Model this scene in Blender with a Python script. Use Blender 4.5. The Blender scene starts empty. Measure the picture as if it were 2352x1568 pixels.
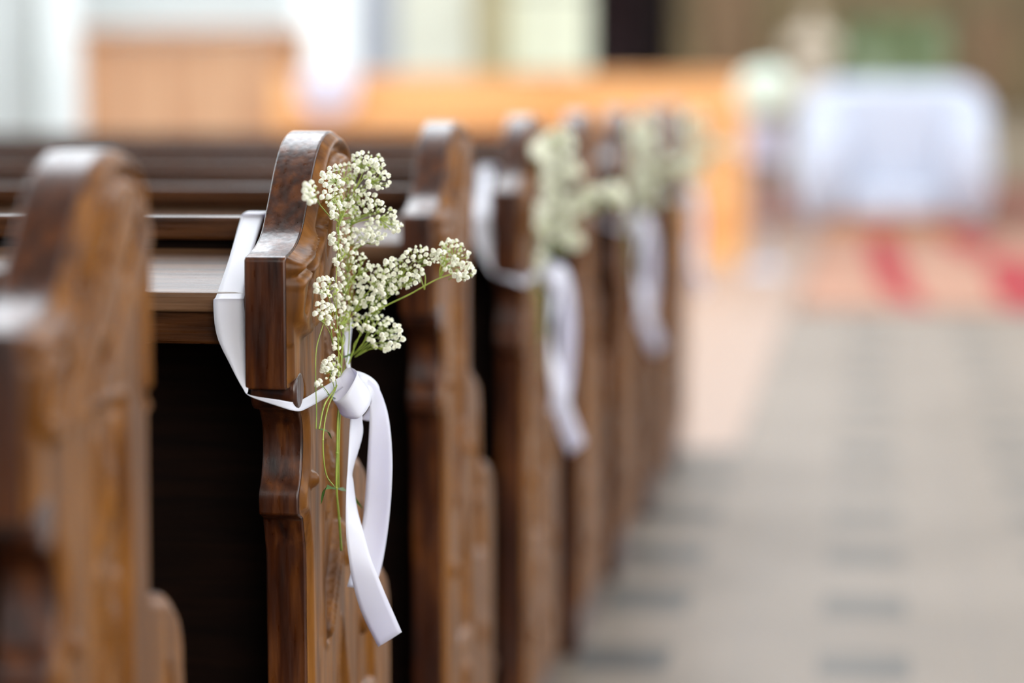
import bpy, bmesh, math, random
from mathutils import Vector, Matrix
from mathutils.geometry import intersect_point_line
random.seed(7)
PI = math.pi
SC = bpy.context.scene
C = SC.collection

# ------------------------------------------------------------------ camera
FPX = 6065.0
PHI = math.atan(580 / FPX)
PSI = math.atan(824 / FPX * math.cos(PHI))
CH = 1.12
cd = bpy.data.cameras.new('camera')
cam = bpy.data.objects.new('camera', cd); C.objects.link(cam)
cd.sensor_width = 36.0
cd.lens = FPX / 2352 * 36.0
cd.clip_start = 0.05; cd.clip_end = 200
cam.location = (0, 0, CH)
cam.rotation_euler = (PI / 2 - PHI, 0, PSI)
cd.dof.use_dof = True
cd.dof.focus_distance = 2.62
cd.dof.aperture_fstop = 1.75
cd.dof.aperture_blades = 0
SC.camera = cam

# ------------------------------------------------------------------ world, exposure
w = bpy.data.worlds.new('world'); SC.world = w
w.use_nodes = True
w.node_tree.nodes['Background'].inputs[0].default_value = (0.75, 0.85, 1.0, 1)
w.node_tree.nodes['Background'].inputs[1].default_value = 0.3
SC.view_settings.view_transform = 'Standard'
SC.view_settings.look = 'None'
SC.view_settings.gamma = 1.0
SC.view_settings.use_curve_mapping = False
SC.view_settings.exposure = 0.35
SC.cycles.use_denoising = True
SC.cycles.max_bounces = 8
SC.cycles.diffuse_bounces = 4
SC.cycles.sample_clamp_indirect = 6.0

FW = Vector((-math.sin(PSI) * math.cos(PHI), math.cos(PSI) * math.cos(PHI), -math.sin(PHI)))
RT = Vector((math.cos(PSI), math.sin(PSI), 0))
UP = RT.cross(FW)

def at(px, py, X=None, Y=None, Z=None):
    """the point of the place seen at a photo position, on a known plane"""
    d = FW + RT * ((px - 1176) / FPX) + UP * ((784 - py) / FPX)
    if X is not None: t = X / d.x
    elif Y is not None: t = Y / d.y
    else: t = (Z - CH) / d.z
    return Vector((0, 0, CH)) + d * t

# ------------------------------------------------------------------ materials
def mat(name, base=(.5, .5, .5), rough=.5, spec=.5, coat=0.0, coat_rough=.1, emit=None, estr=0, sub=0, sheen=0, trans=0):
    m = bpy.data.materials.new(name); m.use_nodes = True
    b = m.node_tree.nodes['Principled BSDF']
    b.inputs['Base Color'].default_value = (*base, 1)
    b.inputs['Roughness'].default_value = rough
    b.inputs['Specular IOR Level'].default_value = spec
    b.inputs['Coat Weight'].default_value = coat
    b.inputs['Coat Roughness'].default_value = coat_rough
    b.inputs['Sheen Weight'].default_value = sheen
    if sub:
        b.inputs['Subsurface Weight'].default_value = sub
        b.inputs['Subsurface Radius'].default_value = (.004, .004, .003)
        b.inputs['Subsurface Scale'].default_value = 1.0
    if emit:
        b.inputs['Emission Color'].default_value = (*emit, 1)
        b.inputs['Emission Strength'].default_value = estr
    return m

def ramp_noise(m, cols, scale=(5, 5, 5), nscale=3.0, detail=6, dist=.4, bump=0.0, bscale=1.0, wave=False, rough=None):
    nt = m.node_tree; N = nt.nodes; L = nt.links
    b = N['Principled BSDF']
    tc = N.new('ShaderNodeTexCoord'); mp = N.new('ShaderNodeMapping')
    mp.inputs['Scale'].default_value = scale
    L.new(tc.outputs['Object'], mp.inputs['Vector'])
    n = N.new('ShaderNodeTexNoise')
    n.inputs['Scale'].default_value = nscale; n.inputs['Detail'].default_value = detail
    n.inputs['Distortion'].default_value = dist
    L.new(mp.outputs['Vector'], n.inputs['Vector'])
    r = N.new('ShaderNodeValToRGB')
    r.color_ramp.elements.remove(r.color_ramp.elements[0])
    for i, (p, c) in enumerate(cols):
        e = r.color_ramp.elements[0] if i == 0 else r.color_ramp.elements.new(p)
        e.position = p; e.color = (*c, 1)
    L.new(n.outputs['Fac'], r.inputs['Fac'])
    L.new(r.outputs['Color'], b.inputs['Base Color'])
    if bump:
        n2 = N.new('ShaderNodeTexNoise'); n2.inputs['Scale'].default_value = nscale * bscale
        n2.inputs['Detail'].default_value = 8
        L.new(mp.outputs['Vector'], n2.inputs['Vector'])
        bp = N.new('ShaderNodeBump'); bp.inputs['Strength'].default_value = bump; bp.inputs['Distance'].default_value = .002
        L.new(n2.outputs['Fac'], bp.inputs['Height'])
        L.new(bp.outputs['Normal'], b.inputs['Normal'])
        if rough:
            mr = N.new('ShaderNodeMapRange')
            mr.inputs['From Min'].default_value = .3; mr.inputs['From Max'].default_value = .7
            mr.inputs['To Min'].default_value = rough[0]; mr.inputs['To Max'].default_value = rough[1]
            L.new(n2.outputs['Fac'], mr.inputs['Value']); L.new(mr.outputs['Result'], b.inputs['Roughness'])
    return m

M = {}
M['wood'] = ramp_noise(mat('dark_varnished_oak', rough=.3, spec=.4, coat=.33, coat_rough=.13),
    [(.3, (.012, .0024, .0008)), (.5, (.042, .0095, .0022)), (.68, (.10, .028, .005))], scale=(22, 22, 2.5), nscale=3.5, bump=.25, bscale=2.5, rough=(.25, .5))
M['relief'] = ramp_noise(mat('carved_golden_oak', rough=.42, spec=.16, coat=.04, coat_rough=.2),
    [(.3, (.055, .017, .0022)), (.5, (.135, .047, .006)), (.7, (.23, .088, .013))], scale=(14, 14, 1.6), nscale=3.5, bump=.2, bscale=3, rough=(.32, .5))
M['rail'] = ramp_noise(mat('rail_oak', rough=.4, spec=.25, coat=.08, coat_rough=.15),
    [(.3, (.020, .006, .0015)), (.5, (.05, .016, .004)), (.7, (.09, .031, .008))], scale=(1.6, 20, 26), nscale=3.5, bump=.2, bscale=3, rough=(.25, .42))
M['shelf'] = ramp_noise(mat('book_rest_sheen_oak', rough=.42, spec=.3, coat=.12, coat_rough=.25),
    [(.3, (.05, .022, .010)), (.5, (.10, .048, .022)), (.7, (.16, .08, .04))], scale=(1.2, 26, 26), nscale=4, bump=.25, bscale=3)  # paler base paints in the light reflected off the book rest
M['boards'] = ramp_noise(mat('shaded_board_oak', rough=.7, spec=.08),
    [(.3, (.003, .001, .0006)), (.5, (.006, .002, .0009)), (.7, (.01, .0033, .0014))], scale=(1.6, 20, 22), nscale=3.5, bump=.2, bscale=3)  # near-black base paints in the shade below and between the pews
M['satin'] = mat('white_satin', base=(.90, .90, .94), rough=.38, spec=.4, sheen=.3)
nt = M['satin'].node_tree; tl = nt.nodes.new('ShaderNodeBsdfTranslucent'); tl.inputs[0].default_value = (.70, .68, .95, 1)
mx = nt.nodes.new('ShaderNodeMixShader'); mx.inputs[0].default_value = .32
nt.links.new(nt.nodes['Principled BSDF'].outputs[0], mx.inputs[1]); nt.links.new(tl.outputs[0], mx.inputs[2])
nt.links.new(mx.outputs[0], nt.nodes['Material Output'].inputs[0])
M['petal'] = mat('cream_petal', base=(.97, .96, .84), rough=.7, spec=.08)
nt = M['petal'].node_tree; tl = nt.nodes.new('ShaderNodeBsdfTranslucent'); tl.inputs[0].default_value = (.88, .88, .66, 1)
mx = nt.nodes.new('ShaderNodeMixShader'); mx.inputs[0].default_value = .18
nt.links.new(nt.nodes['Principled BSDF'].outputs[0], mx.inputs[1]); nt.links.new(tl.outputs[0], mx.inputs[2])
nt.links.new(mx.outputs[0], nt.nodes['Material Output'].inputs[0])
M['calyx'] = mat('green_calyx', base=(.46, .58, .10), rough=.5)
M['stem'] = ramp_noise(mat('green_stem', rough=.45), [(.3, (.18, .26, .03)), (.6, (.36, .44, .07))], scale=(30, 30, 8), nscale=3)
M['leaf'] = mat('green_leaf', base=(.12, .26, .05), rough=.4)
M['plaster'] = ramp_noise(mat('white_plaster', rough=.8), [(.3, (.70, .74, .73)), (.7, (.80, .83, .82))], scale=(1, 1, 1), nscale=1.2)
M['wallwarm'] = ramp_noise(mat('ochre_plaster', rough=.8), [(.3, (.40, .34, .18)), (.7, (.55, .48, .28))], scale=(1, 1, 1), nscale=1.6)
M['sidewall'] = mat('side_wall_plaster', base=(.62, .60, .56), rough=.85)
M['ceil'] = mat('ceiling_boards', base=(.30, .25, .20), rough=.8)
M['greystone'] = mat('grey_stone', base=(.38, .40, .45), rough=.7)
M['cream'] = ramp_noise(mat('cream_stone', rough=.7), [(.3, (.62, .62, .50)), (.7, (.74, .74, .62))], scale=(1, 1, 1), nscale=2)
M['black'] = mat('near_black_wood', base=(.006, .003, .003), rough=.7, spec=.1)
M['plum'] = mat('plum_brown_cloth', base=(.045, .022, .024), rough=.8)
M['orange'] = ramp_noise(mat('honey_pine', rough=.35, coat=.3, coat_rough=.25),
    [(.3, (.66, .27, .075)), (.6, (.78, .42, .17))], scale=(.5, 2, 3), nscale=2)
M['tan'] = ramp_noise(mat('tan_boarding', rough=.5, coat=.2, coat_rough=.3),
    [(.35, (.36, .17, .08)), (.6, (.50, .29, .16))], scale=(5, 1, .3), nscale=2)
M['tan_dark'] = mat('tan_frame', base=(.38, .17, .065), rough=.45)
M['gold'] = ramp_noise(mat('old_gold_wood', rough=.5), [(.3, (.075, .048, .014)), (.7, (.19, .13, .05))], scale=(2, 2, 1), nscale=2.5)
M['brownpanel'] = mat('brown_altar_panel', base=(.15, .085, .035), rough=.6)
M['khaki'] = mat('khaki_marble', base=(.25, .205, .14), rough=.5)
M['ivory'] = mat('ivory_plaster', base=(.50, .42, .32), rough=.6)
M['green'] = ramp_noise(mat('foliage_green_paint', rough=.6),
    [(.35, (.03, .05, .015)), (.5, (.10, .135, .045)), (.65, (.22, .27, .17))], scale=(1, 1, 1), nscale=3.0)
M['linen'] = mat('white_linen', base=(.44, .47, .55), rough=.7, sheen=.3)
M['lilac'] = mat('lilac_cloth', base=(.66, .63, .74), rough=.7)
M['redcloth'] = mat('red_wool', base=(.24, .006, .010), rough=.95)
M['rug'] = ramp_noise(mat('peach_wool', rough=.95), [(.35, (.24, .115, .068)), (.65, (.34, .175, .115))], scale=(1, 1, 1), nscale=1.4)
M['stepcarpet'] = mat('brick_red_carpet', base=(.27, .13, .095), rough=.95)
M['day'] = mat('daylight_glass', base=(.8, .85, .9), rough=.3, emit=(.86, .93, 1.0), estr=5.0)
M['daywarm'] = mat('yellow_green_glass', base=(.5, .5, .4), rough=.3, emit=(.90, .94, .72), estr=.5)
M['dayfront'] = mat('sanctuary_daylight_glass', base=(.8, .85, .9), rough=.3, emit=(.92, .95, 1.0), estr=2.5)
M['dayfill'] = mat('added_fill_glass', base=(.8, .85, .9), rough=.3, emit=(1.0, .93, .84), estr=6.5)  # added glow behind the camera, frontal fill for flowers and ribbons
M['fill_skylight'] = mat('added_roof_glow', base=(.8, .85, .9), rough=.3, emit=(.88, .94, 1.0), estr=5.0)  # added overhead glow for highlights on the pew tops, no known lantern
M['lead'] = mat('window_lead', base=(.10, .10, .10), rough=.5)

def floor_mat():
    m = mat('stone_floor', rough=.45, spec=.35)
    nt = m.node_tree; N = nt.nodes; L = nt.links; b = N['Principled BSDF']
    tc = N.new('ShaderNodeTexCoord'); sp = N.new('ShaderNodeSeparateXYZ')
    L.new(tc.outputs['Object'], sp.inputs[0])
    def mth(op, a, v=None, c=None):
        n = N.new('ShaderNodeMath'); n.operation = op
        for i, q in enumerate((a, v, c)):
            if q is None: continue
            if isinstance(q, (int, float)): n.inputs[i].default_value = q
            else: L.new(q, n.inputs[i])
        return n.outputs[0]
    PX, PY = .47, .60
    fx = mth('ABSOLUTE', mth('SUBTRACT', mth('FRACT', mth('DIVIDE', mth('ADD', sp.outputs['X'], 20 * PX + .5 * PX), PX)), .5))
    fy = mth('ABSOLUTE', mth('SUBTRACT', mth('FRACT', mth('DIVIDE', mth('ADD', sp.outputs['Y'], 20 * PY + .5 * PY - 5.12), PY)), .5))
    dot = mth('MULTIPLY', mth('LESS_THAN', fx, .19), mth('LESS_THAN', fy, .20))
    jx = mth('GREATER_THAN', fx, .495); jy = mth('GREATER_THAN', fy, .49)
    joint = mth('MAXIMUM', jx, jy)
    n = N.new('ShaderNodeTexNoise'); n.inputs['Scale'].default_value = 1.3; n.inputs['Detail'].default_value = 5
    L.new(tc.outputs['Object'], n.inputs['Vector'])
    r = N.new('ShaderNodeValToRGB')
    pass; r.color_ramp.elements[0].position = .3; r.color_ramp.elements[0].color = (.15, .115, .086, 1)
    r.color_ramp.elements[1].position = .7; r.color_ramp.elements[1].color = (.215, .170, .133, 1)
    L.new(n.outputs['Fac'], r.inputs['Fac'])
    n3 = N.new('ShaderNodeTexNoise'); n3.inputs['Scale'].default_value = 1.9; L.new(tc.outputs['Object'], n3.inputs['Vector'])
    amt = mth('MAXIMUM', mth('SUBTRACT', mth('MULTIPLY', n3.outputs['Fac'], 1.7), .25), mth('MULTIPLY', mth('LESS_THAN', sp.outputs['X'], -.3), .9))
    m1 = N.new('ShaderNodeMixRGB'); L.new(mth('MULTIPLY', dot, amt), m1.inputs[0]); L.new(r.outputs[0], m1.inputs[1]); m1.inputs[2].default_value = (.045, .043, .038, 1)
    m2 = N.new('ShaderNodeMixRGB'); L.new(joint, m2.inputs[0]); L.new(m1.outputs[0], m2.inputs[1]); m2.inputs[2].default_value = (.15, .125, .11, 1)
    # pale border course beside the pews
    bd = mth('MULTIPLY', mth('LESS_THAN', sp.outputs['X'], -.40), mth('GREATER_THAN', sp.outputs['Y'], 8.2))
    m3 = N.new('ShaderNodeMixRGB'); L.new(bd, m3.inputs[0]); L.new(m2.outputs[0], m3.inputs[1]); m3.inputs[2].default_value = (.30, .205, .155, 1)
    L.new(m3.outputs[0], b.inputs['Base Color'])
    return m
M['floor'] = floor_mat()

# ------------------------------------------------------------------ mesh helpers
def obj(name, bm, m, parent=None, smooth=False, loc=None):
    me = bpy.data.meshes.new(name); bm.to_mesh(me); bm.free()
    ms = m if isinstance(m, (list, tuple)) else [m]
    for x in ms: me.materials.append(x)
    if smooth: me.polygons.foreach_set('use_smooth', [True] * len(me.polygons))
    o = bpy.data.objects.new(name, me); C.objects.link(o)
    if parent: o.parent = parent
    if loc: o.location = loc
    return o

def tag(o, label=None, cat=None, group=None, kind=None):
    if label: o['label'] = label
    if cat: o['category'] = cat
    if group: o['group'] = group
    if kind: o['kind'] = kind
    return o

def empty(name, loc=(0, 0, 0)):
    o = bpy.data.objects.new(name, None); C.objects.link(o); o.location = loc
    o.empty_display_size = .1
    return o

def copy_tree(o, parent=None):
    c = o.copy(); C.objects.link(c); c.parent = parent
    for ch in list(o.children): copy_tree(ch, c)
    return c

def box(bm, x0, x1, y0, y1, z0, z1):
    v = [bm.verts.new((x, y, z)) for x in (x0, x1) for y in (y0, y1) for z in (z0, z1)]
    for f in ((0, 1, 3, 2), (4, 6, 7, 5), (0, 4, 5, 1), (2, 3, 7, 6), (0, 2, 6, 4), (1, 5, 7, 3)):
        bm.faces.new([v[i] for i in f])
    return v

def boxes(*b):
    bm = bmesh.new()
    for q in b: box(bm, *q)
    bmesh.ops.recalc_face_normals(bm, faces=bm.faces)
    return bm

def bevel(o, wd=.003, seg=2, ang=35):
    md = o.modifiers.new('bevel', 'BEVEL'); md.width = wd; md.segments = seg
    md.limit_method = 'ANGLE'; md.angle_limit = math.radians(ang)
    md.harden_normals = False
    return o

def lathe(profile, seg=32, loc=(0, 0, 0), bm=None):
    bm = bm or bmesh.new(); rings = []
    for r, z in profile:
        rings.append([bm.verts.new((loc[0] + r * math.cos(2 * PI * k / seg), loc[1] + r * math.sin(2 * PI * k / seg), loc[2] + z)) for k in range(seg)])
    for a, b in zip(rings, rings[1:]):
        for k in range(seg):
            bm.faces.new((a[k], a[(k + 1) % seg], b[(k + 1) % seg], b[k]))
    bm.faces.new(rings[0][::-1]); bm.faces.new(rings[-1])
    return bm

def cr(pts, n=8):
    """Catmull-Rom through tuples/Vectors"""
    P = [Vector(p) for p in pts]
    P = [P[0] * 2 - P[1]] + P + [P[-1] * 2 - P[-2]]
    out = []
    for i in range(1, len(P) - 2):
        a, b, c, d = P[i - 1], P[i], P[i + 1], P[i + 2]
        for k in range(n):
            t = k / n
            out.append(.5 * ((2 * b) + (c - a) * t + (2 * a - 5 * b + 4 * c - d) * t * t + (3 * b - a - 3 * c + d) * t ** 3))
    out.append(P[-2])
    return out

def tube(bm, pts, r0, r1=None, seg=6, mi=0):
    r1 = r0 if r1 is None else r1
    P = [Vector(p) for p in pts]; prev = None; n = len(P)
    ref = Vector((.3, .9, .1)).normalized()
    for i, p in enumerate(P):
        d = (P[min(i + 1, n - 1)] - P[max(i - 1, 0)])
        if d.length < 1e-9: d = Vector((0, 0, 1))
        d.normalize()
        u = d.cross(ref)
        if u.length < 1e-3: u = d.cross(Vector((1, 0, 0)))
        u.normalize(); v = d.cross(u)
        r = r0 + (r1 - r0) * i / max(1, n - 1)
        ring = [bm.verts.new(p + (u * math.cos(2 * PI * k / seg) + v * math.sin(2 * PI * k / seg)) * r) for k in range(seg)]
        if prev:
            for k in range(seg):
                f = bm.faces.new((prev[k], prev[(k + 1) % seg], ring[(k + 1) % seg], ring[k])); f.material_index = mi; f.smooth = True
        else:
            bm.faces.new(ring[::-1])
        prev = ring
    bm.faces.new(prev)

def strip(edges, n=6, across=6, closed=False, bulge=0.0, th=.0004):
    """ribbon through pairs of edge points; gets a real thickness"""
    A = cr([e[0] for e in edges], n); B = cr([e[1] for e in edges], n)
    bm = bmesh.new(); G = []
    for i, (a, b) in enumerate(zip(A, B)):
        t = (A[min(i + 1, len(A) - 1)] - A[max(i - 1, 0)]) + (B[min(i + 1, len(A) - 1)] - B[max(i - 1, 0)])
        nn = t.cross(b - a)
        if nn.length > 0: nn.normalize()
        row = []
        for k in range(across + 1):
            s = k / across
            row.append(bm.verts.new(a.lerp(b, s) + nn * (bulge * math.sin(PI * s) * (b - a).length)))
        G.append(row)
    for i in range(len(G) - 1):
        for k in range(across):
            bm.faces.new((G[i][k], G[i][k + 1], G[i + 1][k + 1], G[i + 1][k]))
    fs = list(bm.faces)
    bmesh.ops.recalc_face_normals(bm, faces=fs)
    bmesh.ops.solidify(bm, geom=fs, thickness=th)
    return bm

# ------------------------------------------------------------------ the room
def struct(name, bm, m):
    o = obj(name, bm, m); o['kind'] = 'structure'; return o
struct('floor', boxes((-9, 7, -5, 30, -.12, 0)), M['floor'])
FILL_SKY = (-6.5, 1.0, 6.0, 20.0)  # roof opening for the added overhead light
struct('ceiling', boxes((-9, 7, -5, FILL_SKY[2], 9.0, 9.2), (-9, 7, FILL_SKY[3], 30, 9.0, 9.2), (-9, FILL_SKY[0], FILL_SKY[2], FILL_SKY[3], 9.0, 9.2), (FILL_SKY[1], 7, FILL_SKY[2], FILL_SKY[3], 9.0, 9.2)), M['ceil'])

def wall_with_holes(name, axis, c0, c1, u0, u1, holes, m):
    """a wall across u0..u1 with rectangular window openings (u0,u1,z0,z1)"""
    hs = sorted(holes); b = []
    def bx(a0, a1, z0, z1):
        b.append((c0, c1, a0, a1, z0, z1) if axis == 'x' else (a0, a1, c0, c1, z0, z1))
    cur = u0
    for (a0, a1, z0, z1) in hs:
        bx(cur, a0, 0, 9); bx(a0, a1, 0, z0); bx(a0, a1, z1, 9); cur = a1
    bx(cur, u1, 0, 9)
    return struct(name, boxes(*b), m)
WIN = [0]
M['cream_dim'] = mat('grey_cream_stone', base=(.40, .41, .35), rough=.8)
def window(axis, c, a0, a1, z0, z1, glass='day', bars=(2, 5)):
    WIN[0] += 1
    th = .03
    def q(u0, u1, w0, w1, d0, d1):
        return (c + d0, c + d1, u0, u1, w0, w1) if axis == 'x' else (u0, u1, c + d0, c + d1, w0, w1)
    o = struct('window_%d' % WIN[0], boxes(q(a0, a1, z0, z1, -.005, .005)), M[glass])
    bs = []
    for i in range(bars[0] + 1):
        u = a0 + (a1 - a0) * i / bars[0]; bs.append(q(u - th / 2, u + th / 2, z0, z1, -.02, .02))
    for i in range(bars[1] + 1):
        z = z0 + (z1 - z0) * i / bars[1]; bs.append(q(a0, a1, z - th / 2, z + th / 2, -.02, .02))
    f = obj('window_frame', boxes(*bs), M['lead'], o)
    return o
BH = [(1.4, 4.4, 1.6, 7.8)]  # opening added behind the camera to let in frontal fill
wall_with_holes('wall_back', 'y', -5.2, -5.0, -9, 7, BH, M['plaster'])
for h in BH: window('y', -5.1, *h, glass='dayfill')
WIN[0] += 1
sk = struct('window_%d' % WIN[0], boxes((FILL_SKY[0], FILL_SKY[1], FILL_SKY[2], FILL_SKY[3], 9.1, 9.11)), M['fill_skylight'])  # added glowing pane, lights the pew tops from above
obj('window_frame', boxes(*[(FILL_SKY[0] + i * 1.5 - .04, FILL_SKY[0] + i * 1.5 + .04, FILL_SKY[2], FILL_SKY[3], 9.02, 9.09) for i in range(6)]), M['lead'], sk)
RH = [(a, a + 2.2, 2.0, 7.0) for a in (-3.6, 1.5, 6.0, 10.5, 15.0, 19.5)]  # first opening is added behind the camera as fill light
LH = [(a, a + 2.2, 3.0, 7.0) for a in (3.0, 9.0, 15.0, 20.5)]
wall_with_holes('wall_right', 'x', 5.0, 5.25, -5, 27, RH, M['plaster'])
wall_with_holes('wall_left', 'x', -8.25, -8.0, -5, 27, LH, M['plaster'])
for h in RH: window('x', 5.12, *h)
for h in LH: window('x', -8.12, *h)

# front wall: window openings; the low yellow-green one is the one in view
wx0, wx1 = at(1165, 100, Y=26).x, at(1352, 100, Y=26).x
FH = [(-6.6, -4.6, 3.2, 7.6), (wx0, wx1, at(1260, 168, Y=26).z, 2.9), (-1.9, .3, 3.2, 7.8), (2.0, 4.0, 3.2, 7.6)]
wall_with_holes('wall_front', 'y', 26.0, 26.3, -8, 5, FH, M['plaster'])
for i, h in enumerate(FH): window('y', 26.15, *h, glass='daywarm' if i == 1 else 'dayfront', bars=(2, 2 if i == 1 else 5))

def slab_px(name, p0, p1, Y, depth, z0, z1, m):
    """wall feature spanning two photo columns at distance Y"""
    return boxes((at(p0, 100, Y=Y).x, at(p1, 100, Y=Y).x, Y, Y + depth, z0, z1))
# wall facings and pilasters beside the window
struct('trim_1', slab_px('', 1084, 1166, 25.7, .3, 0, 5.5, M['wallwarm']), M['wallwarm'])
struct('trim_2', boxes((wx0, wx1, 25.7, 26.0, 0, at(1260, 170, Y=25.7).z)), M['wallwarm'])
struct('trim_3', slab_px('', 912, 1084, 25.6, .4, 0, 6, M['cream']), M['cream'])
struct('trim_4', slab_px('', 826, 912, 25.75, .25, 0, 6, M['greystone']), M['greystone'])
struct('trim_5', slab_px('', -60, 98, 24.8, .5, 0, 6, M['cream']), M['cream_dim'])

def column(pc, wpx, Y, label):
    x = at(pc, 200, Y=Y).x; r = wpx / 2 / FPX * Y
    t = empty('column', (x, Y, 0))
    tag(t, label, 'column')
    obj('plinth', boxes((-r * 1.25, r * 1.25, -r * 1.25, r * 1.25, 0, .35)), M['plaster'], t)
    obj('shaft', lathe([(r * 1.15, .35), (r * 1.15, .42), (r, .5), (r, 5.2), (r * .97, 6.0)], 40), M['plaster'], t, True)
    obj('capital', lathe([(r * .97, 6.0), (r * 1.1, 6.05), (r * 1.05, 6.15), (r * 1.35, 6.5), (r * 1.4, 6.7)], 40), M['plaster'], t, True)
    return t
column(140, 88, 23.5, 'thick white round column left of the tan boarded screen')
column(752, 146, 22.5, 'thick white round column behind the orange choir pew, right of the tan screen')

# ------------------------------------------------------------------ sanctuary things
# steps
sy = 21.9
struct('trim_6', boxes((at(2205, 500, Y=sy).x - 3.4, 5.0, sy, 26, 0, .15)), M['stepcarpet'])
struct('trim_7', boxes((at(2205, 500, Y=sy).x - 3.2, 5.0, sy + .45, 26, .15, .30)), M['stepcarpet'])

# tall boarded screen
def screen():
    Y = 19.0
    x0, x1 = at(188, 200, Y=Y).x, at(672, 200, Y=Y).x
    ztop = at(400, 66, Y=Y).z
    t = empty('boarded_screen', ((x0 + x1) / 2, Y, 0)); hw = (x1 - x0) / 2
    tag(t, 'tall tan vertical-boarded wooden screen between the two white columns', 'screen')
    n = 9; gap = .006; iw = (2 * hw - .16) / n
    o = obj('board_panel', boxes(*[(-hw + .08 + i * iw + gap / 2, -hw + .08 + (i + 1) * iw - gap / 2, .02, .05, .1, ztop - .1) for i in range(n)]), M['tan'], t); bevel(o, .004)
    obj('back_panel', boxes((-hw + .05, hw - .05, .05, .45, .1, ztop - .08)), M['tan_dark'], t)
    for s in (-1, 1):
        o = obj('post', boxes((s * hw - (.09 if s > 0 else 0), s * hw + (0 if s > 0 else .09), 0, .5, 0, ztop - .04)), M['tan_dark'], t); bevel(o, .006)
    o = obj('cornice', boxes((-hw - .02, hw + .02, -.03, .53, ztop - .06, ztop)), M['tan_dark'], t); bevel(o, .012)
    o = obj('rail', boxes((-hw + .09, hw - .09, .005, .03, ztop - .20, ztop - .15)), M['tan'], t); bevel(o, .004)
screen()

# orange choir pew
def choir():
    Y = 17.0
    x0, x1 = at(630, 200, Y=Y).x, at(1712, 200, Y=Y).x
    zt = at(1400, 170, Y=Y).z; zl = at(1400, 268, Y=Y).z
    t = empty('choir_pew', ((x0 + x1) / 2, Y, 0)); hw = (x1 - x0) / 2
    tag(t, 'long honey-orange choir pew front standing beyond the last dark pew', 'pew')
    o = obj('upper_panel', boxes((-hw + .1, hw - .1, .0, .04, zl, zt - .03)), M['orange'], t)
    o = obj('lower_panel', boxes((-hw + .1, hw - .1, .05, .08, .12, zl)), M['orange'], t)
    o = obj('ledge', boxes((-hw + .05, hw - .05, -.03, .10, zl - .02, zl + .012)), M['orange'], t); bevel(o, .005)
    o = obj('top_rail', boxes((-hw, hw, -.03, .12, zt - .03, zt)), M['orange'], t); bevel(o, .01)
    o = obj('plinth', boxes((-hw + .05, hw - .05, .0, .12, 0, .12)), M['orange'], t)
    for s in (-1, 1):
        o = obj('end_post', boxes((s * hw - (.15 if s > 0 else 0), s * hw + (0 if s > 0 else .15), -.02, .5, 0, zt - .03)), M['orange'], t); bevel(o, .012)
    o = obj('seat', boxes((-hw + .1, hw - .1, .12, .48, .42, .46)), M['orange'], t)
    # white cloth hanging over the top rail
    xc0, xc1 = at(690, 200, Y=Y).x, at(822, 200, Y=Y).x
    bm = bmesh.new(); n = 28; rows = []
    zb = at(750, 258, Y=Y).z
    for j in range(14):
        row = []
        for i in range(n + 1):
            u = i / n; x = xc0 + (xc1 - xc0) * u
            k = 1 - (2 * u - 1) ** 2
            path = [(.14, zt - .10), (.14, zt - .02), (.13, zt + .012), (.05, zt + .02), (-.03, zt + .014), (-.05, zt - .01)]
            if j < 6: y, z = path[j]
            else:
                f = (j - 5) / 8; y = -.05 - .012 * math.sin(u * 22) * f - .01 * f; z = zt - .01 - f * (zt - zb) * (.55 + .45 * k ** .5)
            row.append(bm.verts.new((x, Y + y, z)))
        rows.append(row)
    for a, b in zip(rows, rows[1:]):
        for i in range(n): bm.faces.new((a[i], a[i + 1], b[i + 1], b[i]))
    fs = list(bm.faces); bmesh.ops.solidify(bm, geom=fs, thickness=.003)
    tag(obj('draped_cloth', bm, M['satin'], smooth=True), 'white cloth hanging over the left part of the orange choir pew rail', 'cloth')
choir()

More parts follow.
